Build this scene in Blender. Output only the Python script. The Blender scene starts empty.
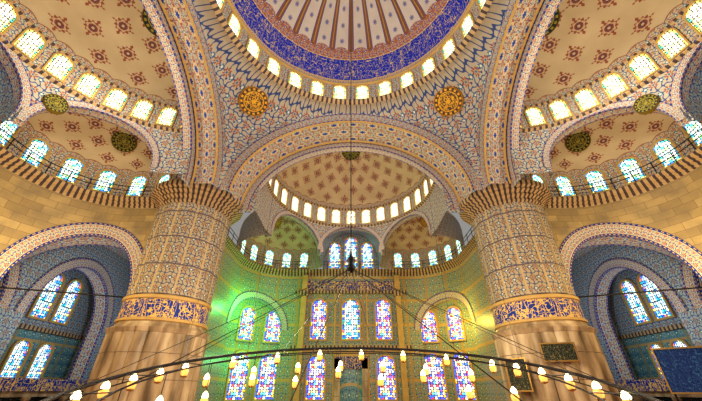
import bpy, math, random
from math import sin, cos, pi, radians, sqrt, atan2, hypot
from mathutils import Vector, Matrix
random.seed(4)
sc = bpy.context.scene
try:
    sc.view_settings.view_transform = 'Standard'
    sc.view_settings.look = 'Medium High Contrast'
except Exception: pass

# ------------------------------------------------------------------ node DSL
T = None
class V:
    def __init__(s, k): s.k = k
    def __add__(a, b): return M('ADD', a, b)
    def __radd__(a, b): return M('ADD', b, a)
    def __sub__(a, b): return M('SUBTRACT', a, b)
    def __rsub__(a, b): return M('SUBTRACT', b, a)
    def __mul__(a, b): return M('MULTIPLY', a, b)
    def __rmul__(a, b): return M('MULTIPLY', b, a)
    def __truediv__(a, b): return M('DIVIDE', a, b)
    def __lt__(a, b): return M('LESS_THAN', a, b)
    def __gt__(a, b): return M('GREATER_THAN', a, b)
def M(op, a, b=None, c=None):
    n = T.nodes.new('ShaderNodeMath'); n.operation = op
    for i, x in enumerate((a, b, c)):
        if x is None: continue
        if isinstance(x, V): T.links.new(x.k, n.inputs[i])
        else: n.inputs[i].default_value = x
    return V(n.outputs[0])
def fract(a): return M('FRACT', a)
def floor_(a): return M('FLOOR', a)
def ab(a): return M('ABSOLUTE', a)
def mn(a, b): return M('MINIMUM', a, b)
def mx(a, b): return M('MAXIMUM', a, b)
def si(a): return M('SINE', a)
def co(a): return M('COSINE', a)
def sq(a): return M('SQRT', a)
def inr(x, a, b): return (x > a) * (x < b)
def mix(f, a, b):
    n = T.nodes.new('ShaderNodeMix'); n.data_type = 'RGBA'
    if isinstance(f, V): T.links.new(f.k, n.inputs[0])
    else: n.inputs[0].default_value = f
    for i, x in ((6, a), (7, b)):
        if isinstance(x, V): T.links.new(x.k, n.inputs[i])
        else: n.inputs[i].default_value = (*x, 1)
    return V(n.outputs[2])
def comb(x, y, z=0.0):
    n = T.nodes.new('ShaderNodeCombineXYZ')
    for i, q in enumerate((x, y, z)):
        if isinstance(q, V): T.links.new(q.k, n.inputs[i])
        else: n.inputs[i].default_value = q
    return V(n.outputs[0])
def noise(u, v, scale=1.0, detail=2.0):
    n = T.nodes.new('ShaderNodeTexNoise'); n.inputs['Scale'].default_value = scale
    n.inputs['Detail'].default_value = detail
    T.links.new(comb(u, v).k, n.inputs['Vector']); return V(n.outputs[0])
def voro(u, v, scale=1.0, feature='F1', rand=1.0):
    n = T.nodes.new('ShaderNodeTexVoronoi'); n.feature = feature; n.voronoi_dimensions = '2D'
    n.inputs['Scale'].default_value = scale; n.inputs['Randomness'].default_value = rand
    T.links.new(comb(u, v).k, n.inputs['Vector']); return n
def ramp(f, stops, interp='CONSTANT'):
    n = T.nodes.new('ShaderNodeValToRGB'); cr = n.color_ramp; cr.interpolation = interp
    while len(cr.elements) < len(stops): cr.elements.new(0.5)
    for e, (p, c) in zip(cr.elements, stops): e.position = p; e.color = (*c, 1)
    T.links.new(f.k, n.inputs[0]); return V(n.outputs[0])
def material(name, fn, rough=0.6, emit=0.0, spec=0.3, metal=0.0, sample=True):
    global T
    m = bpy.data.materials.new(name); m.use_nodes = True; T = m.node_tree
    b = T.nodes['Principled BSDF']
    uvn = T.nodes.new('ShaderNodeUVMap'); uvn.uv_map = 'UVMap'
    sp = T.nodes.new('ShaderNodeSeparateXYZ'); T.links.new(uvn.outputs[0], sp.inputs[0])
    u, v = V(sp.outputs[0]), V(sp.outputs[1])
    c = fn(u, v)
    if isinstance(c, tuple): b.inputs['Base Color'].default_value = (*c, 1); 
    else: T.links.new(c.k, b.inputs['Base Color'])
    b.inputs['Roughness'].default_value = rough
    b.inputs['Metallic'].default_value = metal
    b.inputs['Specular IOR Level'].default_value = spec
    if emit:
        if isinstance(c, tuple): b.inputs['Emission Color'].default_value = (*c, 1)
        else: T.links.new(c.k, b.inputs['Emission Color'])
        b.inputs['Emission Strength'].default_value = emit
        if not sample: m.cycles.emission_sampling = 'NONE'
    return m

CREAM = (0.64, 0.54, 0.38); WHITE = (0.80, 0.76, 0.66); BLUE = (0.010, 0.05, 0.34); RED = (0.36, 0.05, 0.02)
TEAL = (0.02, 0.24, 0.34)

def cell(u, v, pu, pv, stag=True):
    vv = v / pv; row = floor_(vv)
    uu = u / pu
    if stag: uu = uu + 0.5 * M('MODULO', ab(row), 2.0)
    x = (fract(uu) - 0.5) * pu; y = (fract(vv) - 0.5) * pv
    return x, y
def rosette(x, y, R, n, amp=0.25):
    r = sq(x * x + y * y); a = M('ARCTAN2', y, x)
    return r, r < (R * (1 - amp) + (R * amp) * co(a * float(n)))
def arab(u, v, p, bg, line, flower, flower2, th=0.24):
    k = 2 * pi / p
    w = si(u * k) * si(v * k) + 0.45 * si(u * (2 * k) + v * k) - 0.35 * si(v * (2 * k) - u * k)
    c = mix(ab(w) < th, bg, line)
    x, y = cell(u, v, p, p)
    r, m = rosette(x, y, p * 0.30, 8)
    c = mix(m, c, flower)
    r2, m2 = rosette(x, y, p * 0.17, 6)
    c = mix(m2, c, bg); c = mix(r < p * 0.07, c, flower2)
    x, y = cell(u + p * 0.5, v, p, p)
    r, m = rosette(x, y, p * 0.20, 5)
    c = mix(m, c, flower2); c = mix(r < p * 0.08, c, WHITE)
    return c
def wear(c, u, v, amt=0.25, s=0.4):
    return mix(noise(u, v, s, 4) * amt * 1.2, c, (0.22, 0.15, 0.08))
def calli(u, v, bg, gold, p=0.5, w=0.022):
    n = noise(u * 1.0, v * 1.6, 1.1 / p, 1.0)
    m = ab(n - 0.5) < w
    n2 = noise(u * 3.0 + 7.0, v * 0.6, 0.8 / p, 0.5)
    m2 = ab(n2 - 0.5) < w * 0.9
    return mix(mx(m, m2), bg, gold)

def f_tilewhite(u, v):
    return wear(arab(u, v, 0.95, (0.50, 0.48, 0.41), (0.02, 0.08, 0.30), (0.38, 0.10, 0.04), (0.02, 0.19, 0.38), .3), u, v, .2)
def f_innertile(u, v):
    return wear(arab(u, v, 0.8, (0.36, 0.45, 0.48), (0.02, 0.08, 0.32), (0.32, 0.12, 0.08), (0.02, 0.22, 0.40), .3), u, v, .15)
def f_drum(u, v):
    return arab(u, v, 0.7, (0.54, 0.47, 0.35), (0.03, 0.09, 0.28), (0.36, 0.13, 0.06), (0.03, 0.2, 0.34), .28)
def f_band(W):
    def f(u, v):
        t = v / W
        c = arab(u, v, W * 0.55, (0.56, 0.49, 0.38), (0.02, 0.08, 0.36), RED, (0.03, 0.24, 0.42))
        e = mn(t, 1.0 - t)
        d = ab(fract(u / 0.35) - 0.5) < 0.25
        c = mix(e < 0.15, c, (0.01, 0.04, 0.30)); c = mix(inr(e, 0.04, 0.09) * d, c, (0.75, 0.46, 0.15))
        c = mix(inr(e, 0.15, 0.185), c, (0.72, 0.60, 0.36))
        return c
    return f
def f_bigsoff(u, v):
    W = 3.1; t = v / W
    c = arab(u, v, 0.62, (0.52, 0.47, 0.36), (0.02, 0.08, 0.34), RED, (0.03, 0.22, 0.38))
    x, y = cell(u, v, 1.55, 1.03)
    r, m = rosette(x, y * 1.25, 0.55, 6, .12)
    c = mix(m, c, (0.36, 0.10, 0.04)); c = mix(m * (r < .42), c, (0.60, 0.53, 0.38))
    r, m = rosette(x, y * 1.25, 0.3, 8, .25); c = mix(m, c, (0.01, 0.06, 0.40))
    e = mn(t, 1.0 - t)
    d = ab(fract(u / 0.35) - 0.5) < 0.25
    c = mix(e < 0.08, c, (0.01, 0.04, 0.30)); c = mix(inr(e, 0.02, 0.055) * d, c, (0.68, 0.46, 0.16))
    c = mix(inr(e, 0.08, 0.10), c, (0.7, 0.6, 0.36))
    return c
def f_dome(r, N, vis=CREAM, med=(0.28, 0.09, 0.06), off=1.2, pv=2.05, ms=0.84):
    def f(u, v):
        el = v / r
        cb = mx(co(el), 0.12)
        P = 2 * pi * r / N
        vv = (v - off) / pv; row = floor_(vv)
        uu = u / P + 0.5 * M('MODULO', ab(row), 2.0)
        x = (fract(uu) - 0.5) * P * cb; y = (fract(vv) - 0.5) * pv
        x = x * (1 / ms); y = y * (1 / ms)
        n = noise(u, v, 0.5, 5)
        c = mix(n, vis, (vis[0] * 0.66, vis[1] * 0.62, vis[2] * 0.56))
        up = v > off
        dark = (med[0] * .5, med[1] * .7, med[2] * 1.6)
        rr, m = rosette(x, y * 0.9, 0.74, 12, 0.10)
        c = mix(m * up, c, med)
        rr, m = rosette(x, y * 0.9, 0.60, 6, 0.12)
        c = mix(m * up * (rr > 0.38), c, (0.52, 0.40, 0.27))
        rr, m = rosette(x, y * 0.9, 0.38, 8, 0.2); c = mix(m * up, c, dark)
        c = mix((rr < 0.13) * up, c, (0.58, 0.42, 0.26))
        dia = (ab(x) * 1.5 + ab(ab(y) - 0.95)) < 0.24
        c = mix(dia * up, c, med)
        d3 = (ab(ab(x) - 0.88) + ab(y) * 1.6) < 0.15
        c = mix(d3 * up, c, med)
        k = 2 * pi / 1.3
        sc_ = 0.75 + 0.35 * ab(si(u * (k / 2)))
        c = mix(v < sc_, c, (0.28, 0.13, 0.08)); c = mix(v < (sc_ - 0.12), c, arab(u, v, 0.65, (0.55, 0.45, 0.30), (0.03, 0.10, 0.34), RED, TEAL))
        return c
    return f
def f_maindome(r):
    def f(u, v):
        d = v / r * (180 / pi)
        N = 28.0
        az = u / (2 * pi * r) * N
        x = ab(fract(az) - 0.5)
        c = mix(noise(u, v, 0.6, 4), (0.70, 0.67, 0.62), (0.54, 0.49, 0.46))
        xx, yy = cell(u, v, 2 * pi * r / N, 1.6, False)
        rr, m = rosette(xx, yy, 0.30, 8); c = mix(m, c, (0.20, 0.20, 0.42))
        c = mix(x > 0.38, c, (0.28, 0.12, 0.07))
        c = mix(inr(x, 0.345, 0.38), c, (0.06, 0.08, 0.34))
        low = calli(u, v, (0.006, 0.035, 0.50), (0.66, 0.52, 0.24), 0.62, .015)
        sc_ = 25.0 + 3.5 * ab(si(az * (pi)))
        c = mix(d < sc_, c, arab(u, v, 0.8, (0.54, 0.32, 0.16), (0.03, 0.05, 0.44), RED, BLUE))
        c = mix(d < 20.5, c, (0.74, 0.52, 0.18)); c = mix(d < 19.9, c, low)
        c = mix(d < 4.6, c, (0.74, 0.52, 0.18))
        c = mix(d < 4.0, c, arab(u, v, 0.5, (0.60, 0.48, 0.32), BLUE, RED, TEAL))
        return c
    return f
def f_stone(u, v):
    n = T.nodes.new('ShaderNodeTexBrick'); n.inputs['Scale'].default_value = 1.0
    T.links.new(comb(u, v).k, n.inputs['Vector'])
    n.inputs['Color1'].default_value = (0.48, 0.37, 0.19, 1); n.inputs['Color2'].default_value = (0.32, 0.24, 0.12, 1)
    n.inputs['Mortar'].default_value = (0.20, 0.14, 0.08, 1); n.inputs['Mortar Size'].default_value = 0.015
    n.inputs['Brick Width'].default_value = 1.3; n.inputs['Row Height'].default_value = 0.6
    nn = M('MULTIPLY', noise(u, v, 0.7, 8) - 0.38, 3.2)
    nn = mn(mx(nn, 0.0), 1.0)
    return mix(nn * 0.8, V(n.outputs[0]), (0.22, 0.18, 0.12))
def f_marble(u, v):
    n = noise(u, v * 0.25, 1.2, 8)
    c = ramp(n, [(0.3, (0.14, 0.10, 0.06)), (0.5, (0.38, 0.28, 0.17)), (0.68, (0.62, 0.49, 0.32))], 'LINEAR')
    return mix(ab(fract(v / 1.5) - 0.5) > 0.485, c, (0.16, 0.11, 0.07))
def f_pier(u, v):
    c = arab(u, v, 0.78, (0.46, 0.39, 0.27), (0.05, 0.09, 0.20), (0.30, 0.12, 0.05), (0.04, 0.17, 0.28), .32)
    st = ab(fract(u / 1.49) - 0.5)
    c = mix(st > 0.45, c, (0.56, 0.43, 0.24))
    st = ab(fract(v / 2.2) - 0.5)
    c = mix(st > 0.475, c, (0.10, 0.09, 0.14))
    return wear(c, u, v, .25)
def f_bluetile(u, v):
    c = arab(u, v, 0.9, (0.14, 0.30, 0.34), (0.015, 0.09, 0.28), (0.32, 0.44, 0.40), (0.02, 0.22, 0.28))
    e = ab(fract(v / 3.1) - 0.5); c = mix(e > 0.46, c, (0.45, 0.34, 0.16))
    e = ab(fract(u / 2.9) - 0.5); c = mix(e > 0.465, c, (0.30, 0.26, 0.14))
    return c
def f_qibla(u, v):
    c = arab(u, v, 0.9, (0.32, 0.35, 0.26), (0.04, 0.15, 0.22), (0.42, 0.26, 0.08), (0.04, 0.25, 0.24))
    e = ab(fract(v / 3.1) - 0.5); c = mix(e > 0.45, c, (0.50, 0.34, 0.12))
    e = ab(fract(u / 2.9) - 0.5); c = mix(e > 0.455, c, (0.42, 0.28, 0.10))
    return c
def f_cal_blue(u, v): return calli(u, v, (0.008, 0.035, 0.28), (0.76, 0.50, 0.14), 0.5, .03)
def f_cornice(u, v):
    x = ab(fract(u / 0.45) - 0.5)
    return mix(x < 0.22, (0.46, 0.33, 0.18), (0.07, 0.05, 0.06))
def f_goldtrim(u, v): return mix(noise(u, v, 1.5, 4), (0.64, 0.44, 0.16), (0.42, 0.27, 0.10))
def f_carpet(u, v): return arab(u, v, 1.2, (0.34, 0.05, 0.04), (0.45, 0.30, 0.15), (0.06, 0.10, 0.25), (0.10, 0.28, 0.2))
def glass(cols, bord, cu, cv, bw=0.14):
    def f(u, v):
        n = voro(u * cu, v * cv, 1.0, 'F1', 0.25)
        s = T.nodes.new('ShaderNodeSeparateColor'); T.links.new(n.outputs['Color'], s.inputs[0])
        c = ramp(V(s.outputs[0]), cols)
        cb = ramp(V(s.outputs[1]), bord)
        e = mn(mn(u, 1.0 - u), v * (cv / cu))
        q = M('MAXIMUM', (v - 0.72) * 3.2, 0.0)
        edge = mx(e < bw, ((u - 0.5) * (u - 0.5) * 4.0 + q * q) > 0.62)
        c = mix(edge, c, cb)
        dd = V(n.outputs['Distance'])
        c = mix(dd > 0.47, c, (0.03, 0.03, 0.05))
        return c
    return f
Wt = (1, 0.97, 0.82)
m_gl_dome = material('glass_domewindow', glass([(0, Wt), (.45, (1, .93, .55)), (.75, (.7, .9, .35)), (.9, (1, 1, 1))], [(0, (1, .7, .2)), (.4, (.6, .7, .15)), (.7, (.1, .5, .4)), (.85, Wt)], 6, 10), emit=1.3, sample=False)
m_gl_white = material('glass_ringwindow', glass([(0, Wt), (.5, (1, .95, .7)), (.85, (1, 1, 1))], [(0, (.9, .7, .3)), (.5, (.4, .6, .5)), (.8, Wt)], 6, 10), emit=1.3, sample=False)
m_gl_exe = material('glass_exedra', glass([(0, (.5, .95, 1)), (.3, (.9, 1, 1)), (.6, (.1, .65, .75)), (.75, (1, 1, .9)), (.9, (.5, 1, .4))], [(0, (.02, .3, .6)), (.4, (.03, .5, .3)), (.6, (.9, .9, .3)), (.85, (.03, .2, .7))], 6, 10), emit=1.3, sample=False)
m_gl_qib = material('glass_stained', glass([(0, (.6, .6, 1)), (.2, (1, .95, 1)), (.45, (.9, .1, .15)), (.54, (.08, .25, .95)), (.70, (1, .85, .3)), (.82, (.3, .15, .9)), (.91, (.2, .8, .9))], [(0, (.05, .15, .9)), (.35, (.85, .06, .1)), (.52, (1, .65, .08)), (.75, (.15, .1, .75)), (.88, (.95, .95, 1))], 7, 18), emit=1.15, sample=False)
m_gl_cyan = material('glass_upper', glass([(0, (.45, .75, 1)), (.25, (.95, 1, 1)), (.58, (.05, .35, .95)), (.70, (1, 1, .75)), (.88, (.05, .6, .8))], [(0, (.02, .15, .85)), (.3, (.95, .9, .3)), (.6, (.02, .42, .5)), (.85, (.8, .2, .2))], 7, 16), emit=1.2, sample=False)

m_white = material('pendentive_tile', f_tilewhite)
m_inner = material('niche_tile', f_innertile)
m_drum = material('drum_tile', f_drum)
m_fascia = material('arch_fascia', f_band(1.05))
m_soff = material('arch_soffit', f_bigsoff)
m_band = material('arch_band', f_band(0.9))
m_sofd = material('small_soffit', f_band(1.5))
m_mdome = material('main_dome_paint', f_maindome(10.0))
m_sdome = material('semidome_paint', f_dome(9.0, 19))
m_qdome = material('qibla_semidome_paint', f_dome(9.0, 22, pv=1.75, ms=.74))
m_edome = material('exedra_paint', f_dome(6.0, 15, pv=1.7, ms=.74))
m_stone = material('stone_blocks', f_stone)
m_marble = material('fluted_marble', f_marble, rough=0.4)
m_pier = material('pier_paint', f_pier)
m_bluet = material('iznik_tile', f_bluetile, rough=0.3)
m_qibla = material('qibla_tile', f_qibla, rough=0.4)
m_cal = material('calligraphy_band', f_cal_blue)
m_corn = material('cornice_dentil', f_cornice)
m_trim = material('gold_trim', f_goldtrim)
m_carpet = material('carpet_pattern', f_carpet, rough=0.9)
m_iron = material('dark_iron', lambda u, v: (0.02, 0.02, 0.025), rough=0.5, metal=0.3)
m_bulb = material('lit_bulb', lambda u, v: (1.0, 0.80, 0.45), emit=6.0, sample=False)
m_lampglass = material('lamp_glass', lambda u, v: (0.95, 0.50, 0.12), emit=0.9, rough=0.1, sample=False)
m_brass = material('brass', lambda u, v: (0.45, 0.28, 0.09), rough=0.3, metal=0.8)
m_blueboard = material('banner_blue', lambda u, v: calli(u, v, (0.005, 0.03, 0.17), (0.04, 0.14, 0.34), 0.35, .012))
def f_round(bg, gold):
    def f(u, v):
        r = sq(u * u + v * v); a = M('ARCTAN2', v, u)
        c = calli(u * 2.2, v * 2.2, bg, gold, 0.8, .04)
        c = mix(r > 0.62, c, gold); c = mix(r > 0.68, c, bg)
        c = mix(inr(r, 0.74, 0.88) * (si(a * 16.0) > 0), c, gold)
        c = mix(r > 0.94, c, (gold[0] * .8, gold[1] * .7, gold[2] * .6))
        c = mix(r < 0.14, c, gold)
        return c
    return f
m_rgold = material('roundel_gold', f_round((0.09, 0.06, 0.04), (0.74, 0.42, 0.04)))
m_rdark = material('roundel_dark', f_round((0.006, 0.012, 0.008), (0.26, 0.22, 0.03)))
m_board = material('board_dark', lambda u, v: calli(u, v, (0.006, 0.015, 0.015), (0.35, 0.30, 0.12), 0.2, .007))

# ------------------------------------------------------------------ mesh builder
class MB:
    def __init__(s): s.v = []; s.f = []; s.uv = []; s.mi = []; s.mats = []
    def mat(s, m):
        if m not in s.mats: s.mats.append(m)
        return s.mats.index(m)
    def face(s, pts, uvs, m):
        i = len(s.v); s.v += [tuple(p) for p in pts]; s.f.append(list(range(i, i + len(pts)))); s.uv.append(list(uvs)); s.mi.append(s.mat(m))
    def grid(s, nu, nv, fn, m, keep=None):
        base = len(s.v); uvs = []
        for j in range(nv + 1):
            for i in range(nu + 1):
                p, uv = fn(i / nu, j / nv); s.v.append(tuple(p)); uvs.append(uv)
        mi = s.mat(m)
        for j in range(nv):
            for i in range(nu):
                a = j * (nu + 1) + i; q = [a, a + 1, a + nu + 2, a + nu + 1]
                if keep:
                    cx = [sum(s.v[base + t][k] for t in q) / 4 for k in range(3)]
                    if not keep(cx): continue
                s.f.append([base + t for t in q]); s.uv.append([uvs[t] for t in q]); s.mi.append(mi)
    def build(s, name, smooth=True, parent=None, xf=None):
        me = bpy.data.meshes.new(name)
        used = sorted({i for f in s.f for i in f}); mp = {a: b for b, a in enumerate(used)}
        vs = [s.v[i] for i in used]
        if xf: vs = [xf(*p) for p in vs]
        me.from_pydata(vs, [], [[mp[i] for i in f] for f in s.f])
        ul = me.uv_layers.new(name='UVMap')
        k = 0
        for uvs in s.uv:
            for q in uvs: ul.data[k].uv = q; k += 1
        for m in s.mats: me.materials.append(m)
        for p, mi in zip(me.polygons, s.mi): p.material_index = mi; p.use_smooth = smooth
        me.validate(); me.update()
        o = bpy.data.objects.new(name, me); sc.collection.objects.link(o)
        if parent: o.parent = parent
        return o
def empty(name, loc=(0, 0, 0)):
    o = bpy.data.objects.new(name, None); o.location = loc; sc.collection.objects.link(o); return o
def box(mb, a, b, m):
    x0, y0, z0 = a; x1, y1, z1 = b
    mb.face([(x0, y0, z0), (x1, y0, z0), (x1, y0, z1), (x0, y0, z1)], [(x0, z0), (x1, z0), (x1, z1), (x0, z1)], m)
    mb.face([(x0, y1, z0), (x1, y1, z0), (x1, y1, z1), (x0, y1, z1)], [(x0, z0), (x1, z0), (x1, z1), (x0, z1)], m)
    mb.face([(x0, y0, z0), (x0, y1, z0), (x0, y1, z1), (x0, y0, z1)], [(y0, z0), (y1, z0), (y1, z1), (y0, z1)], m)
    mb.face([(x1, y0, z0), (x1, y1, z0), (x1, y1, z1), (x1, y0, z1)], [(y0, z0), (y1, z0), (y1, z1), (y0, z1)], m)
    mb.face([(x0, y0, z0), (x1, y0, z0), (x1, y1, z0), (x0, y1, z0)], [(x0, y0), (x1, y0), (x1, y1), (x0, y1)], m)
    mb.face([(x0, y0, z1), (x1, y0, z1), (x1, y1, z1), (x0, y1, z1)], [(x0, y0), (x1, y0), (x1, y1), (x0, y1)], m)
def tube(mb, p0, p1, r, m, n=6):
    p0 = Vector(p0); p1 = Vector(p1); d = (p1 - p0); L = d.length
    if L < 1e-6: return
    d /= L; a = d.orthogonal().normalized(); b = d.cross(a)
    mb.grid(n, 1, lambda i, j: (p0 + d * (L * j) + (a * cos(2 * pi * i) + b * sin(2 * pi * i)) * r, (i, j * L)), m)
def lathe(mb, c, prof, m, n=32, rf=None, uvscale=None):
    ln = [0]
    for a, b in zip(prof[:-1], prof[1:]): ln.append(ln[-1] + hypot(b[0] - a[0], b[1] - a[1]))
    R0 = uvscale or max(p[0] for p in prof)
    def f(i, j):
        k = min(int(round(j * (len(prof) - 1))), len(prof) - 1); r, z = prof[k]
        th = 2 * pi * i
        if rf: r = rf(th, r, z)
        return ((c[0] + r * cos(th), c[1] + r * sin(th), c[2] + z), (R0 * th, ln[k]))
    mb.grid(n, len(prof) - 1, f, m)

def window(mb, c, right, nrm, w, h, mglass, mframe, fw=0.12, depth=0.12, point=1.0, ns=10):
    c = Vector(c); right = Vector(right).normalized(); nrm = Vector(nrm).normalized(); up = Vector((0, 0, 1))
    def outline(hw, hh, base):
        pts = [(-hw, base), (hw, base)]
        ys = hh - hw * point
        for k in range(ns + 1):
            a = pi * k / ns
            pts.append((hw * cos(a), ys + hw * point * (sin(a) ** 0.9 if sin(a) > 0 else 0)))
        return pts
    inn = outline(w / 2, h, 0); out = outline(w / 2 + fw, h + fw, -fw)
    P = lambda q, d: tuple(c + right * q[0] + up * q[1] + nrm * d)
    mb.face([P(q, 0.03) for q in inn], [((q[0] + w / 2) / w, q[1] / h) for q in inn], mglass)
    n = len(inn)
    for k in range(n):
        a, b = k, (k + 1) % n
        mb.face([P(inn[a], depth), P(inn[b], depth), P(out[b], depth), P(out[a], depth)], [inn[a], inn[b], out[b], out[a]], mframe)
        mb.face([P(inn[a], 0.0), P(inn[b], 0.0), P(inn[b], depth), P(inn[a], depth)], [inn[a], inn[b], inn[b], inn[a]], mframe)
        mb.face([P(out[a], 0.0), P(out[b], 0.0), P(out[b], depth), P(out[a], depth)], [out[a], out[b], out[b], out[a]], mframe)
def mullions(mb, c, right, nrm, w, h, m):
    c = Vector(c); right = Vector(right).normalized(); nrm = Vector(nrm).normalized()
    for fx in (-1 / 6, 1 / 6):
        tube(mb, c + right * (w * fx) + nrm * .05, c + right * (w * fx) + nrm * .05 + Vector((0, 0, h * .93)), 0.02, m, 4)
    k = 1
    while k * 0.8 < h - w * .4:
        tube(mb, c - right * (w * .5) + nrm * .05 + Vector((0, 0, k * .8)), c + right * (w * .5) + nrm * .05 + Vector((0, 0, k * .8)), 0.02, m, 4); k += 1
def disc(name, c, nrm, R, m, up=(0, 0, 1)):
    nrm = Vector(nrm).normalized(); up = Vector(up); r = up.cross(nrm).normalized(); u2 = nrm.cross(r)
    mb = MB(); c = Vector(c); n = 40
    for k in range(n):
        a = 2 * pi * k / n; b = 2 * pi * (k + 1) / n
        q = lambda t, s, d: tuple(c + (r * cos(t) + u2 * sin(t)) * (R * s) + nrm * d)
        mb.face([tuple(c + nrm * .12), q(a, .92, .12), q(b, .92, .12)], [(0, 0), (.92 * cos(a), .92 * sin(a)), (.92 * cos(b), .92 * sin(b))], m)
        mb.face([q(a, .92, .12), q(b, .92, .12), q(b, .96, .2), q(a, .96, .2)], [(cos(a), sin(a)), (cos(b), sin(b))] * 2, m)
        mb.face([q(a, .96, .2), q(b, .96, .2), q(b, 1, -.2), q(a, 1, -.2)], [(cos(a), sin(a)), (cos(b), sin(b))] * 2, m)
    return mb.build(name, smooth=False)

# ------------------------------------------------------------------ dimensions
FZ = -1.3; ZC = 16.5; P = 11.3; RD = 10.0
AI = (10.3, 8.2); AO = (11.3, 9.2)
def ell(d, hw, rise): return rise * max(0.0, 1 - abs(d / hw) ** 1.95) ** 0.5
ZRING = 25.8; ZDOME = 28.3

mb = MB()
mb.grid(168, 40, lambda i, j: ((RD * cos(j * pi / 2) * cos(2 * pi * i), RD * cos(j * pi / 2) * sin(2 * pi * i), ZDOME + 9.6 * sin(j * pi / 2)), (2 * pi * RD * i, RD * j * pi / 2)), m_mdome)
for k in range(28):
    a = 2 * pi * k / 28
    prev = None
    for q in range(15):
        b = radians(27 + q * 4); r = (RD - .06) * cos(b); z = ZDOME + 9.55 * sin(b)
        p = (r * cos(a), r * sin(a), z)
        if prev: tube(mb, prev, p, .06, m_trim, 4)
        prev = p
mb.build('central_dome')
mb = MB()
mb.grid(168, 1, lambda i, j: ((RD * cos(2 * pi * i), RD * sin(2 * pi * i), ZRING + (ZDOME - ZRING) * j), (2 * pi * RD * i, j * 2.5)), m_drum)
lathe(mb, (0, 0, 0), [(RD, ZRING + .2), (RD - .25, ZRING + .2), (RD - .3, ZRING + .05), (RD - .1, ZRING - .1), (RD + .1, ZRING - .2)], m_corn, 112)
lathe(mb, (0, 0, 0), [(RD, ZDOME - .05), (RD - .22, ZDOME), (RD - .2, ZDOME + .12), (RD, ZDOME + .2)], m_trim, 112)
mb.build('dome_drum')
mb = MB()
for k in range(28):
    a = 2 * pi * (k + .5) / 28
    window(mb, ((RD - .02) * cos(a), (RD - .02) * sin(a), 26.08), (-sin(a), cos(a), 0), (-cos(a), -sin(a), 0), 1.2, 2.05, m_gl_dome, m_trim, .12, .15)
mb.build('window_1', smooth=False)

mb = MB()
def pend(i, j):
    th = 2 * pi * i
    k = round(th / (pi / 2)); t = th - k * pi / 2
    lat = P * math.tan(t); rb = P / cos(t); zb = ZC + ell(lat, *AO)
    w = j * pi / 2
    r = rb + (RD - rb) * (1 - cos(w)); z = zb + (ZRING - zb) * sin(w)
    return ((r * cos(th), r * sin(th), z), (RD * th, z))
mb.grid(240, 20, pend, m_white)
mb.build('pendentive_vault')
for sx in (-1, 1):
    for sy in (1, -1):
        w = 0.70 * pi / 2; rb = P * sqrt(2); r = rb + (RD - rb) * (1 - cos(w)) ; z = ZC + (ZRING - ZC) * sin(w)
        d = 1 / sqrt(2)
        dr = (RD - rb) * sin(w); dz = (ZRING - ZC) * cos(w)
        n = Vector((-dz * d * sx, -dz * d * sy, dr)).normalized()
        disc('calligraphy_roundel', (r * d * sx, r * d * sy, z), n, 1.35, m_rgold)

# ------------------------------------------------------------------ piers
def pier(x, y):
    mb = MB()
    fl = lambda th, r, z: r + 0.2 * abs(sin(th * 12))
    lathe(mb, (x, y, 0), [(3.08, FZ + .9), (3.08, 5.3)], m_marble, 192, fl, 3.1)
    lathe(mb, (x, y, 0), [(3.6, FZ), (3.6, FZ + .5), (3.3, FZ + .9), (3.0, FZ + .95)], m_marble, 48)
    lathe(mb, (x, y, 0), [(3.08, 5.3), (3.2, 5.6), (3.0, 5.85), (2.95, 6.0)], m_marble, 192, lambda th, r, z: r + (0.2 * abs(sin(th * 12)) if z < 5.7 else 0.02))
    lathe(mb, (x, y, 0), [(2.95, 6.0), (3.08, 6.05), (3.08, 6.2), (2.98, 6.25)], m_trim, 64)
    lathe(mb, (x, y, 0), [(2.98, 6.25), (2.98, 7.45)], m_cal, 64)
    lathe(mb, (x, y, 0), [(2.98, 7.45), (3.08, 7.5), (3.08, 7.7), (2.88, 7.8)], m_trim, 64)
    lathe(mb, (x, y, 0), [(2.85, 7.8), (2.85, 15.2)], m_pier, 144, lambda th, r, z: r + 0.12 * abs(sin(th * 6)), 2.85)
    prof = [(2.85, 15.2), (3.05, 15.35), (3.0, 15.6), (3.3, 15.75), (3.25, 15.95), (3.6, 16.1), (3.55, 16.25), (3.85, 16.35), (3.9, 16.75), (3.8, 16.8), (3.8, 16.85), (0.5, 16.85)]
    lathe(mb, (x, y, 0), prof, m_corn, 160, lambda th, r, z: r + (0.07 * abs(sin(th * 20)) if 15.3 < z < 16.3 else 0))
    return mb.build('mosque_pier', smooth=False)
for sx in (-1, 1):
    for sy in (1, -1): pier(14 * sx, 14 * sy)

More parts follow.
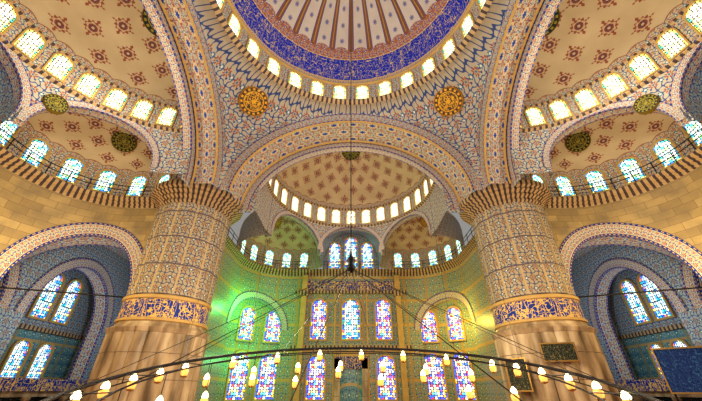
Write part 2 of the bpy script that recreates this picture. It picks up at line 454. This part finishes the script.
# ------------------------------------------------------------------ arch walls on a plan path
def arch_z(d, hw, zs, rise): return zs + ell(d, hw, rise)
def arch_wall(mb, path, s0, s1, z0, z1, ops, m, msoff=None, th=0.6, mband=None, bw=0.0, step=0.35):
    cuts = [s0, s1]
    for (c, hw, zs, rs) in ops: cuts += [c - hw, c + hw]
    cuts = sorted(x for x in cuts if s0 - 1e-6 <= x <= s1 + 1e-6)
    for a, b in zip(cuts[:-1], cuts[1:]):
        if b - a < 1e-6: continue
        op = None
        for o in ops:
            if o[0] - o[1] <= (a + b) / 2 <= o[0] + o[1]: op = o
        n = max(2, int((b - a) / step))
        if op:
            n = max(n, 20); xs = [op[0] - op[1] * cos(pi * k / n) for k in range(n + 1)]
        else: xs = [a + (b - a) * k / n for k in range(n + 1)]
        for xa, xb in zip(xs[:-1], xs[1:]):
            pa, pb = path(xa), path(xb)
            za = arch_z(xa - op[0], *op[1:]) if op else z0; zb = arch_z(xb - op[0], *op[1:]) if op else z0
            mb.face([(pa[0], pa[1], za), (pb[0], pb[1], zb), (pb[0], pb[1], z1), (pa[0], pa[1], z1)], [(xa, za), (xb, zb), (xb, z1), (xa, z1)], m)
        if op and msoff:
            pts = [(op[0] - op[1], z0)] + [(x, arch_z(x - op[0], *op[1:])) for x in xs] + [(op[0] + op[1], z0)]
            l = 0
            for (xa, za), (xb, zb) in zip(pts[:-1], pts[1:]):
                pa, pb = path(xa), path(xb); dl = hypot(xb - xa, zb - za)
                qa = (pa[0] - pa[2] * th, pa[1] - pa[3] * th, za); qb = (pb[0] - pb[2] * th, pb[1] - pb[3] * th, zb)
                mb.face([(pa[0], pa[1], za), (pb[0], pb[1], zb), qb, qa], [(l, 0), (l + dl, 0), (l + dl, 1.5), (l, 1.5)], msoff); l += dl
        if op and mband:
            c, hw, zs, rs = op; n = 36; l = 0
            prev = None
            for k in range(n + 1):
                t = pi * k / n
                xi = c - hw * cos(t); zi = arch_z(xi - c, hw, zs, rs)
                xo = c - (hw + bw) * cos(t); zo = arch_z(xo - c, hw + bw, zs, rs + bw)
                pi_, po = path(xi), path(xo); e = 0.07
                A = (pi_[0] + pi_[2] * e, pi_[1] + pi_[3] * e, zi); B = (po[0] + po[2] * e, po[1] + po[3] * e, zo)
                if prev:
                    dl = (Vector(B) - Vector(prev[1])).length
                    mb.face([prev[0], A, B, prev[1]], [(l, 0), (l + dl, 0), (l + dl, .9), (l, .9)], mband); l += dl
                prev = (A, B)

def mk_path(L, er, ec, a_start):
    seg1 = ec - a_start; arc = er * pi / 2; tot = 2 * seg1 + 2 * arc + 2 * L
    def path(s):
        if s > tot / 2:
            a = path(tot - s); return (-a[0], a[1], -a[2], a[3])
        if s < seg1: return (-(L + er), a_start + s, 1, 0)
        s2 = s - seg1
        if s2 < arc:
            t = s2 / er; return (-L - er * cos(t), ec + er * sin(t), cos(t), -sin(t))
        return (-L + (s2 - arc), ec + er, 0, -1)
    return path, seg1, arc, tot

def module(tag, xf, c, a0, L, er, ec, qibla=False, n_ring=13):
    R = 9.0; ZW = 23.6; axw = ec + er; nh = 3.9 if qibla else 3.4
    mb = MB(); n = 72
    def pt(t, hw, rise): 
        lat = -hw * cos(t); return lat, ZC + ell(lat, hw, rise)
    ls = 26.0
    mb.grid(n, 1, lambda i, j: ((lambda a, b: ((a[0] + (b[0] - a[0]) * j, P, a[1] + (b[1] - a[1]) * j), (i * ls, j * 1.05)))(pt(pi * i, *AI), pt(pi * i, *AO))), m_fascia)
    D = a0 - P
    mb.grid(n, 1, lambda i, j: ((lambda a: ((a[0], P + D * j, a[1]), (i * ls, j * 3.1)))(pt(pi * i, *AI))), m_soff)
    for ax_ in (P - .02, a0 - .25):
        mb.grid(n, 2, lambda i, j: ((lambda a: ((a[0] * (1 - .012 * (j > .2)), ax_ + .14 * (j > .7) + (0.0), a[1] - .10 * (j > .2)), (i * ls, j)))(pt(pi * i, *AI))), m_trim)
    mb.grid(n, 1, lambda i, j: ((lambda a, b: ((a[0] + (b[0] - a[0]) * j, a0, a[1] + (b[1] - a[1]) * j), (i * ls, 1.05 * j)))(pt(pi * i, *AI), pt(pi * i, AI[0] - .75, AI[1] - .6))), m_fascia)
    mb.grid(n, 1, lambda i, j: ((lambda a: ((a[0], a0 + .8 * j, a[1]), (i * ls, j * 1.05)))(pt(pi * i, AI[0] - .75, AI[1] - .6))), m_fascia)
    for sg in (-1, 1):
        mb.face([(sg * R, a0 + .02, ZC - .4), (sg * (P + .2), a0 + .02, ZC - .4), (sg * (P + .2), a0 + .02, 23.5), (sg * R, a0 + .02, 23.5)], [(0, 0), (2, 0), (2, 6), (0, 6)], m_white)
    mb.build('great_arch', xf=xf)
    seg = max(0, c - a0); arc = pi * R; tot = 2 * seg + arc
    def ring(s):
        if s < seg: return (-R, a0 + s, 1, 0)
        if s > seg + arc: return (R, a0 + (tot - s), -1, 0)
        t = (s - seg) / R; return (-R * cos(t), c + R * sin(t), cos(t), -sin(t))
    mb = MB(); nn = 96
    HD = 6.6
    def dome(i, j):
        s = i * tot; p = ring(s); b = j * pi / 2; z = ZW + HD * sin(b)
        cb = cos(b)
        if s < seg or s > seg + arc: pos = (p[0] * cb, p[1], z)
        else: pos = (p[0] * cb, c + (p[1] - c) * cb, z)
        return (pos, (s, R * b))
    mb.grid(nn, 24, dome, m_qdome if qibla else m_sdome)
    mb.build('semi_dome', xf=xf)
    mb = MB()
    A = radians(50)
    mid = tot / 2
    ops = [(mid, nh, 17.2, 3.6), (mid - A * R, 3.75, 16.9, 3.7), (mid + A * R, 3.75, 16.9, 3.7)]
    arch_wall(mb, ring, 0, tot, ZC, 20.95, ops, m_white, m_sofd, .9, m_band, .55)
    arch_wall(mb, ring, 0, tot, 20.95, ZW, [], m_drum)
    for zz, e in ((20.95, .22), (ZW, .12)):
        k = 90
        mb.grid(k, 3, lambda i, j: ((lambda p: ((p[0] + p[2] * e * (0.2 < j < .9), p[1] + p[3] * e * (0.2 < j < .9), zz - .16 + .3 * j), (i * tot, j)))(ring(i * tot))), m_corn)
    mb.build('semi_dome_drum', xf=xf, smooth=False)
    mb = MB()
    for k in range(n_ring + 2):
        s = tot * (k + .5) / (n_ring + 2); p = ring(s)
        window(mb, (p[0], p[1], 21.3), (-p[3], p[2], 0), (p[2], p[3], 0), 1.15, 2.1, m_gl_dome if not qibla else m_gl_white, m_trim, .1, .12)
    mb.build('window_2', xf=xf, smooth=False)
    ZE = 19.1; HE = 3.4
    mb = MB()
    for sg in (-1, 1):
        cx = sg * L
        def keep(q):
            if q[1] > c: ok = hypot(q[0], q[1] - c) > R + .45
            else: ok = abs(q[0]) > R + .3
            return ok and abs(q[0]) > nh + .05 and q[1] > a0 - .3
        mb.grid(120, 30, lambda i, j: ((cx + er * cos(j * pi / 2) * cos(2 * pi * i), ec + er * cos(j * pi / 2) * sin(2 * pi * i), ZE + HE * sin(j * pi / 2)), (2 * pi * er * i, er * j * pi / 2)), m_edome, keep)
        mb.grid(120, 6, lambda i, j: ((cx + er * cos(2 * pi * i), ec + er * sin(2 * pi * i), ZC + (ZE - ZC) * j), (2 * pi * er * i, (ZE - ZC) * j)), m_drum, keep)
    mb.build('exedra_dome', xf=xf)
    mb = MB()
    for sg in (-1, 1):
        for k in range(6):
            a = radians(-18 + 24 * k); 
            x = L + er * cos(a); y = ec + er * sin(a)
            if abs(x) < nh + 1.2: continue
            window(mb, (sg * x, y, 16.95), (sg * sin(a), -cos(a), 0), (-sg * cos(a), -sin(a), 0), 1.35, 2.2, m_gl_exe, m_trim, .14, .12)
    mb.build('window_3', xf=xf, smooth=False)
    mb = MB()
    y0 = c + R - .9 
    for sg in (-1, 1):
        mb.grid(8, 1, lambda i, j: ((sg * nh, y0 + (axw - y0) * i, ZC + 1.2 * j), (i * 5, j * 1.2)), m_inner)
    mb.grid(8, 32, lambda i, j: ((-nh * cos(pi * j), max(y0 + (axw - y0) * i, c + sqrt(R * R - nh * nh * cos(pi * j) ** 2) + .1), ZC + 1.2 + ell(-nh * cos(pi * j), nh, 4.6)), (i * 5, j * 12)), m_inner)
    mb.grid(32, 1, lambda i, j: ((-nh * cos(pi * i), axw, ZC + (1.25 + ell(-nh * cos(pi * i), nh, 4.65)) * j), (-nh * cos(pi * i), j * 4)), m_inner)
    mb.build('niche_vault', xf=xf)
    mb = MB()
    for x, w, h in ((-2.35, 1.6, 3.9), (0, 1.75, 4.8), (2.35, 1.6, 3.9)):
        window(mb, (x, axw - .02, ZC + .35), (1, 0, 0), (0, -1, 0), w, h, m_gl_cyan, m_trim, .16, .14)
        mullions(mb, (x, axw - .02, ZC + .35), (1, 0, 0), (0, -1, 0), w, h, m_iron)
    mb.build('window_4', xf=xf, smooth=False)
    path, s1, arc_, ptot = mk_path(L, er, ec, 16.0)
    mb = MB()
    prof = [(0, 15.75), (.1, 15.85), (.08, 16.0), (.28, 16.12), (.25, 16.25), (.44, 16.4), (.48, 16.62), (0, 16.64)]
    def cor(i, j):
        p = path(i * ptot); o, z = prof[min(7, int(round(j * 7)))]
        return ((p[0] + p[2] * o, p[1] + p[3] * o, z), (i * ptot, j * 1.4))
    mb.grid(160, 7, cor, m_corn)
    mb.build('gallery_cornice', xf=xf, smooth=False)
    mb = MB()
    pr = lambda s, z, o=.42: (lambda p: (p[0] + p[2] * o, p[1] + p[3] * o, z))(path(s))
    k = int(ptot / .5); 
    for q in range(k):
        sa, sb = ptot * q / k, ptot * (q + 1) / k
        for z in (17.7, 17.25):
            tube(mb, pr(sa, z), pr(sb, z), .035, m_iron, 4)
        if q % 3 == 0: tube(mb, pr(sa, 16.6), pr(sa, 17.7), .035, m_iron, 4)
    mb.build('gallery_railing', xf=xf, smooth=False)
    mb = MB(); sarc = s1 + arc_ / 2
    if qibla:
        ops = [(sarc, 3.7, 8.6, 3.6), (ptot - sarc, 3.7, 8.6, 3.6)]
        arch_wall(mb, path, 0, ptot, FZ, 15.8, ops, m_qibla, m_sofd, 1.1, m_band, .9)
        path2, a_, b_, pt2 = mk_path(L, er + 1.1, ec, 16.0)
        arch_wall(mb, path2, 0, a_ + b_ + .2, FZ, 13, [], m_qibla)
        arch_wall(mb, path2, pt2 - a_ - b_ - .2, pt2, FZ, 13, [], m_qibla)
        mb.build('wall_qibla', xf=xf, smooth=False)
    else:
        so = 4.9
        ops = [(so, 4.0, 8.0, 4.9), (ptot - so, 4.0, 8.0, 4.9), (ptot / 2, 6.3, 8.0, 5.2)]
        arch_wall(mb, path, 0, ptot, FZ, 15.8, ops, m_stone, m_sofd, 2.2, m_band, 1.15)
        for (s_, hw, zs, rs) in ops:
            a, b = path(s_ - hw), path(s_ + hw)
            tube(mb, (a[0], a[1], zs), (b[0], b[1], zs), .05, m_iron)
        mb.build('wall_' + tag, xf=xf, smooth=False)
    return path, s1, arc_, ptot

xq = lambda a, b, z: (a, b, z)
xl = lambda a, b, z: (-b, a, z)
xr = lambda a, b, z: (b, a, z)
qp = module('qibla', xq, 17.9, 14.4, 8, 6, 26, True, 15)
module('left', xl, 13.2, 13.2, 7, 6, 19)
module('right', xr, 13.2, 13.2, 7, 6, 19)

mb = MB()
def pt_(t, hw, rise): lat = -hw * cos(t); return lat, ZC + ell(lat, hw, rise)
mb.grid(60, 1, lambda i, j: ((lambda a, b: ((a[0] + (b[0] - a[0]) * j, -P, a[1] + (b[1] - a[1]) * j), (i * 26, j * 1.05)))(pt_(pi * i, *AI), pt_(pi * i, *AO))), m_fascia)
mb.grid(60, 1, lambda i, j: ((lambda a: ((a[0], -P - 3 * j, a[1]), (i * 26, j * 3.1)))(pt_(pi * i, *AI))), m_soff)
mb.build('great_arch')

# ------------------------------------------------------------------ qibla wall windows, pilasters, mihrab
path, s1, arc_, ptot = qp
mb = MB()
def addw(x, y, nx, ny, z, w, h, g):
    window(mb, (x, y, z), (-ny, nx, 0), (nx, ny, 0), w, h, g, m_trim, .2, .18)
    mullions(mb, (x, y, z), (-ny, nx, 0), (nx, ny, 0), w, h, m_iron)
for x in (-4.2, 0, 4.2):
    addw(x, 31.98, 0, -1, 7.6, 1.9 if x else 2.2, 4.9, m_gl_cyan if x == 0 else m_gl_qib)
    if x: addw(x, 31.98, 0, -1, 1.2, 2.1, 4.5, m_gl_qib)
for sg in (-1, 1):
    for t in (radians(72), radians(43)):
        x2 = 8 + 7.0 * cos(t); y2 = 26 + 7.0 * sin(t)
        addw(sg * x2, y2, -sg * cos(t), -sin(t), 7.4, 2.0, 3.8, m_gl_qib)
        addw(sg * x2, y2, -sg * cos(t), -sin(t), 1.2, 2.3, 4.8, m_gl_qib)
mb.build('window_5', smooth=False)
mb = MB()
for sg in (-1, 1):
    box(mb, (sg * 6.3 - .35, 31.4, FZ), (sg * 6.3 + .35, 32.0, 15.7), m_trim)
    box(mb, (sg * 6.3 - .55, 31.2, 12.9), (sg * 6.3 + .55, 32.0, 13.6), m_corn)
    box(mb, (sg * 2.1 - .12, 31.8, FZ), (sg * 2.1 + .12, 32.0, 13.4), m_trim)
for z in (6.5, 13.3):
    box(mb, (-7.5, 31.65, z), (7.5, 32, z + .35), m_corn)
box(mb, (-6, 31.8, 13.65), (6, 32, 15.0), m_cal)
mb.build('trim_1', smooth=False)
mb = MB()
box(mb, (-2.0, 31.5, FZ), (-1.3, 31.95, 5.4), m_marble); box(mb, (1.3, 31.5, FZ), (2.0, 31.95, 5.4), m_marble)
box(mb, (-2.0, 31.5, 4.3), (2.0, 31.95, 5.6), m_cal)
mb.grid(16, 1, lambda i, j: ((-1.3 * cos(pi * i), 31.55 + .40 * sin(pi * i), FZ + (4.6 - FZ + .9 * sin(pi * i)) * j * .95), (i * 4, j * 5)), m_bluet)
mb.face([(-2.0, 31.6, 5.6), (2.0, 31.6, 5.6), (0, 31.6, 6.5)], [(0, 0), (4, 0), (2, 1)], m_trim)
for x in (-2, 2, 0):
    lathe(mb, (x, 31.6, 5.6 if x else 6.4), [(.18, 0), (.25, .3), (.05, .6), (.0, .8)], m_trim, 12)
mb.build('mihrab', smooth=False)

# ------------------------------------------------------------------ outer hall walls, floor, aisle ceilings
mb = MB()
mb.face([(-32, -24, FZ), (32, -24, FZ), (32, 34, FZ), (-32, 34, FZ)], [(-32, -24), (32, -24), (32, 34), (-32, 34)], m_carpet)
mb.build('floor')
for sg, nm in ((-1, 'left'), (1, 'right')):
    mb = MB()
    for z0, z1, m in ((FZ, 7.2, m_bluet), (7.2, 16, m_inner)):
        mb.face([(sg * 31, -20, z0), (sg * 31, 34, z0), (sg * 31, 34, z1), (sg * 31, -20, z1)], [(-20, z0), (34, z0), (34, z1), (-20, z1)], m)
        mb.face([(sg * 31, 33, z0), (sg * 14, 33, z0), (sg * 14, 33, z1), (sg * 31, 33, z1)], [(0, z0), (17, z0), (17, z1), (0, z1)], m)
    box(mb, (min(sg * 31, sg * 30.7), -20, 7.0), (max(sg * 31, sg * 30.7), 33, 7.4), m_corn)
    box(mb, (min(sg * 31, sg * 14), 32.7, 7.0), (max(sg * 31, sg * 14), 33, 7.4), m_corn)
    mb.build('wall_outer_' + nm, smooth=False)
    mb = MB()
    pth = lambda s: (sg * (15 + s), 28.0, 0, -1)
    arch_wall(mb, pth, 0, 16, FZ, 15.8, [(8.2, 5.8, 7.6, 5.6)], m_inner, m_sofd, 1.8, m_band, 1.0)
    pth = lambda s: (sg * 27.6, -20 + s, -sg, 0)
    arch_wall(mb, pth, 0, 53, FZ, 15.8, [(6, 4.6, 7.6, 5.2), (17.8, 4.8, 7.6, 5.4), (29.6, 4.6, 7.6, 5.2), (41.4, 4.7, 7.6, 5.4)], m_inner, m_sofd, 1.5, m_band, 1.0)
    mb.build('wall_aisle_' + nm, smooth=False)  # arcade of open arches standing in the aisle, not a closed wall
    mb = MB()
    for y in (-4.8, -2.2, 0.4, 7.0, 9.6, 12.2, 18.8, 21.4, 24.0, 29.5):
        for z, w, h in ((8.2, 1.8, 4.4), (2.9, 1.6, 3.2)):
            window(mb, (sg * 30.98, y, z), (0, 1, 0), (-sg, 0, 0), w, h, m_gl_cyan, m_trim, .2, .2)
            mullions(mb, (sg * 30.98, y, z), (0, 1, 0), (-sg, 0, 0), w, h, m_iron)
    for x in (20.2, 23.2, 26.2):
        for z, w, h in ((8.2, 1.8, 4.4), (2.9, 1.6, 3.2)):
            window(mb, (sg * x, 32.98, z), (1, 0, 0), (0, -1, 0), w, h, m_gl_cyan, m_trim, .2, .2)
            mullions(mb, (sg * x, 32.98, z), (1, 0, 0), (0, -1, 0), w, h, m_iron)
    mb.build('window_6', smooth=False)
    mb = MB()
    mb.face([(sg * 32, -20, 15.8), (sg * 25.6, -20, 15.8), (sg * 25.6, 34, 15.8), (sg * 32, 34, 15.8)], [(0, 0), (6, 0), (6, 54), (0, 54)], m_white)
    mb.face([(sg * 25.6, 14.6, 15.8), (sg * 15, 14.6, 15.8), (sg * 15, 34, 15.8), (sg * 25.6, 34, 15.8)], [(0, 0), (10, 0), (10, 20), (0, 20)], m_white)
    mb.build('ceiling', smooth=False)
    mb = MB()
    box(mb, (min(sg * 26.2, sg * 31), -18, 1.6), (max(sg * 26.2, sg * 31), 33, 2.0), m_marble)
    x = sg * 26.2
    box(mb, (x - .1, -18, 2.0), (x + .1, 32.9, 2.9), m_cal)
    y = -17
    while y < 33:
        lathe(mb, (x, y, FZ), [(.3, 0), (.3, .2), (.2, .3), (.18, 2.4), (.3, 2.7), (.32, 2.9)], m_marble, 12); y += 4
    mb.build('side_gallery', smooth=False)

for sg in (-1, 1):
    disc('calligraphy_roundel', (sg * 16.2, 3.9, 28.9), (-sg * .25, -.3, -.95), 1.4, m_rdark)
    disc('calligraphy_roundel', (sg * 20.7, 10.7, 21.45), (-sg * .35, -.75, -.9), 1.0, m_rdark)
    disc('calligraphy_roundel', (sg * 20.9, 4.5, 19.3), (-sg * .86, -.5, 0), .7, m_rdark)
    disc('calligraphy_roundel', (sg * 10.4, 27.2, 21.9), (-sg * .2, -.5, -.8), .9, m_rgold)
disc('calligraphy_roundel', (0, 21.3, 29.4), (0, -.4, -.9), 1.3, m_rdark)

def panel(name, c, nrm, w, h, m):
    nrm = Vector(nrm).normalized(); r = Vector((0, 0, 1)).cross(nrm).normalized(); c = Vector(c); mb = MB()
    def q(a, b, d): return tuple(c + r * a + Vector((0, 0, b)) + nrm * d)
    mb.face([q(-w / 2, -h / 2, .12), q(w / 2, -h / 2, .12), q(w / 2, h / 2, .12), q(-w / 2, h / 2, .12)], [(0, 0), (w, 0), (w, h), (0, h)], m)
    mb.face([q(-w / 2, -h / 2, 0), q(w / 2, -h / 2, 0), q(w / 2, h / 2, 0), q(-w / 2, h / 2, 0)], [(0, 0), (w, 0), (w, h), (0, h)], m_brass)
    f = .08
    for a0, a1, b0, b1 in ((-w / 2 - f, w / 2 + f, h / 2, h / 2 + f), (-w / 2 - f, w / 2 + f, -h / 2 - f, -h / 2), (-w / 2 - f, -w / 2, -h / 2, h / 2), (w / 2, w / 2 + f, -h / 2, h / 2)):
        mb.face([q(a0, b0, .18), q(a1, b0, .18), q(a1, b1, .18), q(a0, b1, .18)], [(0, 0)] * 4, m_brass)
        mb.face([q(a0, b0, 0), q(a1, b0, 0), q(a1, b0, .18), q(a0, b0, .18)], [(0, 0)] * 4, m_brass)
        mb.face([q(a0, b1, 0), q(a1, b1, 0), q(a1, b1, .18), q(a0, b1, .18)], [(0, 0)] * 4, m_brass)
    return mb, q, name
mb_, q_, n_ = panel('calligraphy_board', (12.8, 10.6, 4.05), (-.3, -1, 0), 1.8, .9, m_board); mb_.build(n_, smooth=False)
mb_, q_, n_ = panel('calligraphy_board', (10.7, 12.0, 2.9), (-.8, -.6, 0), 1.3, 1.7, m_board); mb_.build(n_, smooth=False)
mb_, q_, n_ = panel('display_board', (19.0, 8.6, 3.0), (-.55, -.83, 0), 3.2, 2.1, m_blueboard)
for a in (-1.5, 1.5):
    b0 = q_(a, -1.0, .05); tube(mb_, b0, (b0[0], b0[1], FZ), .06, m_iron)
mb_.build(n_, smooth=False)

# ------------------------------------------------------------------ chandelier
CY = -10.6
ch = empty('chandelier', (0, CY + 7, 2.13))
tl = math.atan(0.235)
Rm = Matrix.Rotation(tl, 3, 'X')
def cp(r, a, dz=0):
    p = Rm @ Vector((r * cos(a), r * sin(a), 0)); p.z += dz; return p
mb = MB()
def ringt(r, rad, dz=0, n=120, m=m_iron):
    for k in range(n):
        tube(mb, cp(r, 2 * pi * k / n, dz), cp(r, 2 * pi * (k + 1) / n, dz), rad, m, 6)
ringt(5.0, .038); ringt(5.0, .014, -.16)
ringt(4.2, .018, .0)
for k in range(20):
    a = 2 * pi * (k + .5) / 20
    tube(mb, cp(5.0, a), cp(4.2, a), .014, m_iron, 4)
    tube(mb, cp(5.0, a), cp(5.0, a, -.16), .012, m_iron, 4)
    if k % 2 == 0: tube(mb, cp(5.0, a), (0, 0, 2.3), .007, m_iron, 4)
mb.build('frame', parent=ch)
mb = MB()
lathe(mb, (0, 0, 0), [(.0, 2.2), (.08, 2.26), (.12, 2.34), (.06, 2.42), (.12, 2.5), (.03, 2.62), (.015, 2.8)], m_iron, 16)
tube(mb, (0, 0, 2.7), (0, 3.6, 36.0 - 2.1), .014, m_iron, 5)
mb.build('hub', parent=ch)
lamps = []
for k in range(44):
    a = 2 * pi * (k + .5) / 44
    lamps.append((cp(5.0, a), (.38, .72)[k % 2] if sin(a) > .55 else .36))
for k in range(20): lamps.append((cp(4.2, 2 * pi * (k + .3) / 20), .75 if k % 2 else .95))
mb = MB(); mg = MB()
for q, L_ in lamps:
    x, y, z = q; S = .8
    tube(mb, (x, y, z), (x, y, z - L_ + .1), .008, m_iron, 4)
    sp = lambda pr: [(a * S, b * S) for a, b in pr]
    lathe(mb, (x, y, z - L_), sp([(.0, -.03), (.09, 0), (.11, .03), (.04, .06), (.03, .12)]), m_brass, 10)
    lathe(mg, (x, y, z - L_), sp([(.07, .02), (.11, .09), (.115, .18), (.08, .24), (.10, .27)]), m_lampglass, 12)
    lathe(mg, (x, y, z - L_ + .12), sp([(.0, 0), (.06, .03), (.10, .12), (.07, .21), (.0, .28)]), m_bulb, 10)
mb.build('lamp_fittings', parent=ch); mg.build('lamp_glasses', parent=ch)

mb = MB()
for x, y in ((-9, 8), (9, 8), (-5, 6), (5, 6)):
    tube(mb, (x, y, 3.5), (x * .95, y * .95, 29), .008, m_iron, 4)
mb.build('suspension_wires')

# ------------------------------------------------------------------ lights
def pl(loc, e, col, r=.6):
    l = bpy.data.lights.new('lamp_light', 'POINT'); l.energy = e; l.color = col; l.shadow_soft_size = r  # bare point light, no lamp modelled at its place
    o = bpy.data.objects.new('lamp_light', l); o.location = loc; sc.collection.objects.link(o)
WARM = (1, .83, .58)
for x in (-6, 6):
    for y in (-5, 6): pl((x, y, 6), 1800, WARM, 1.0)
pl((0, 20, 6), 850, (1, .78, .45), .8)
pl((0, 20, 19), 750, WARM, .5)  # added to light the qibla semi-dome, no fixture there
pl((0, 0, 23), 1700, (1, .95, .86), 1.0)  # added to light the central dome, no fixture there
for sg in (-1, 1):  # added to light the side bays and aisles, no fixtures there
    pl((sg * 20, 7, 9), 1400, (1, .74, .36), .6)
    pl((sg * 20, -6, 9), 500, (1, .76, .4), .6)
    pl((sg * 23, 21, 8), 800, (.85, .95, 1), .6)
    pl((sg * 17, 3, 20), 850, (1, .86, .62), .4)
pl((-11.8, 27.6, 10.5), 900, (.10, 1, .18), .3)
pl((-11.6, 29.2, 5.0), 320, (.1, 1, .3), .3)
pl((11.8, 27.6, 9.0), 750, (1, .76, .10), .3)
w = bpy.data.worlds.new('World'); sc.world = w; w.use_nodes = True
w.node_tree.nodes['Background'].inputs[0].default_value = (1, .97, .92, 1)
w.node_tree.nodes['Background'].inputs[1].default_value = 0.28

cam = bpy.data.cameras.new('camera'); cam.sensor_width = 36; cam.lens = 36 * 310 / 702
co_ = bpy.data.objects.new('camera', cam); co_.location = (0, CY, 2.0)
co_.rotation_euler = (radians(90 + 31.6), 0, 0)
cam.clip_end = 300; cam.clip_start = 0.05
sc.collection.objects.link(co_); sc.camera = co_
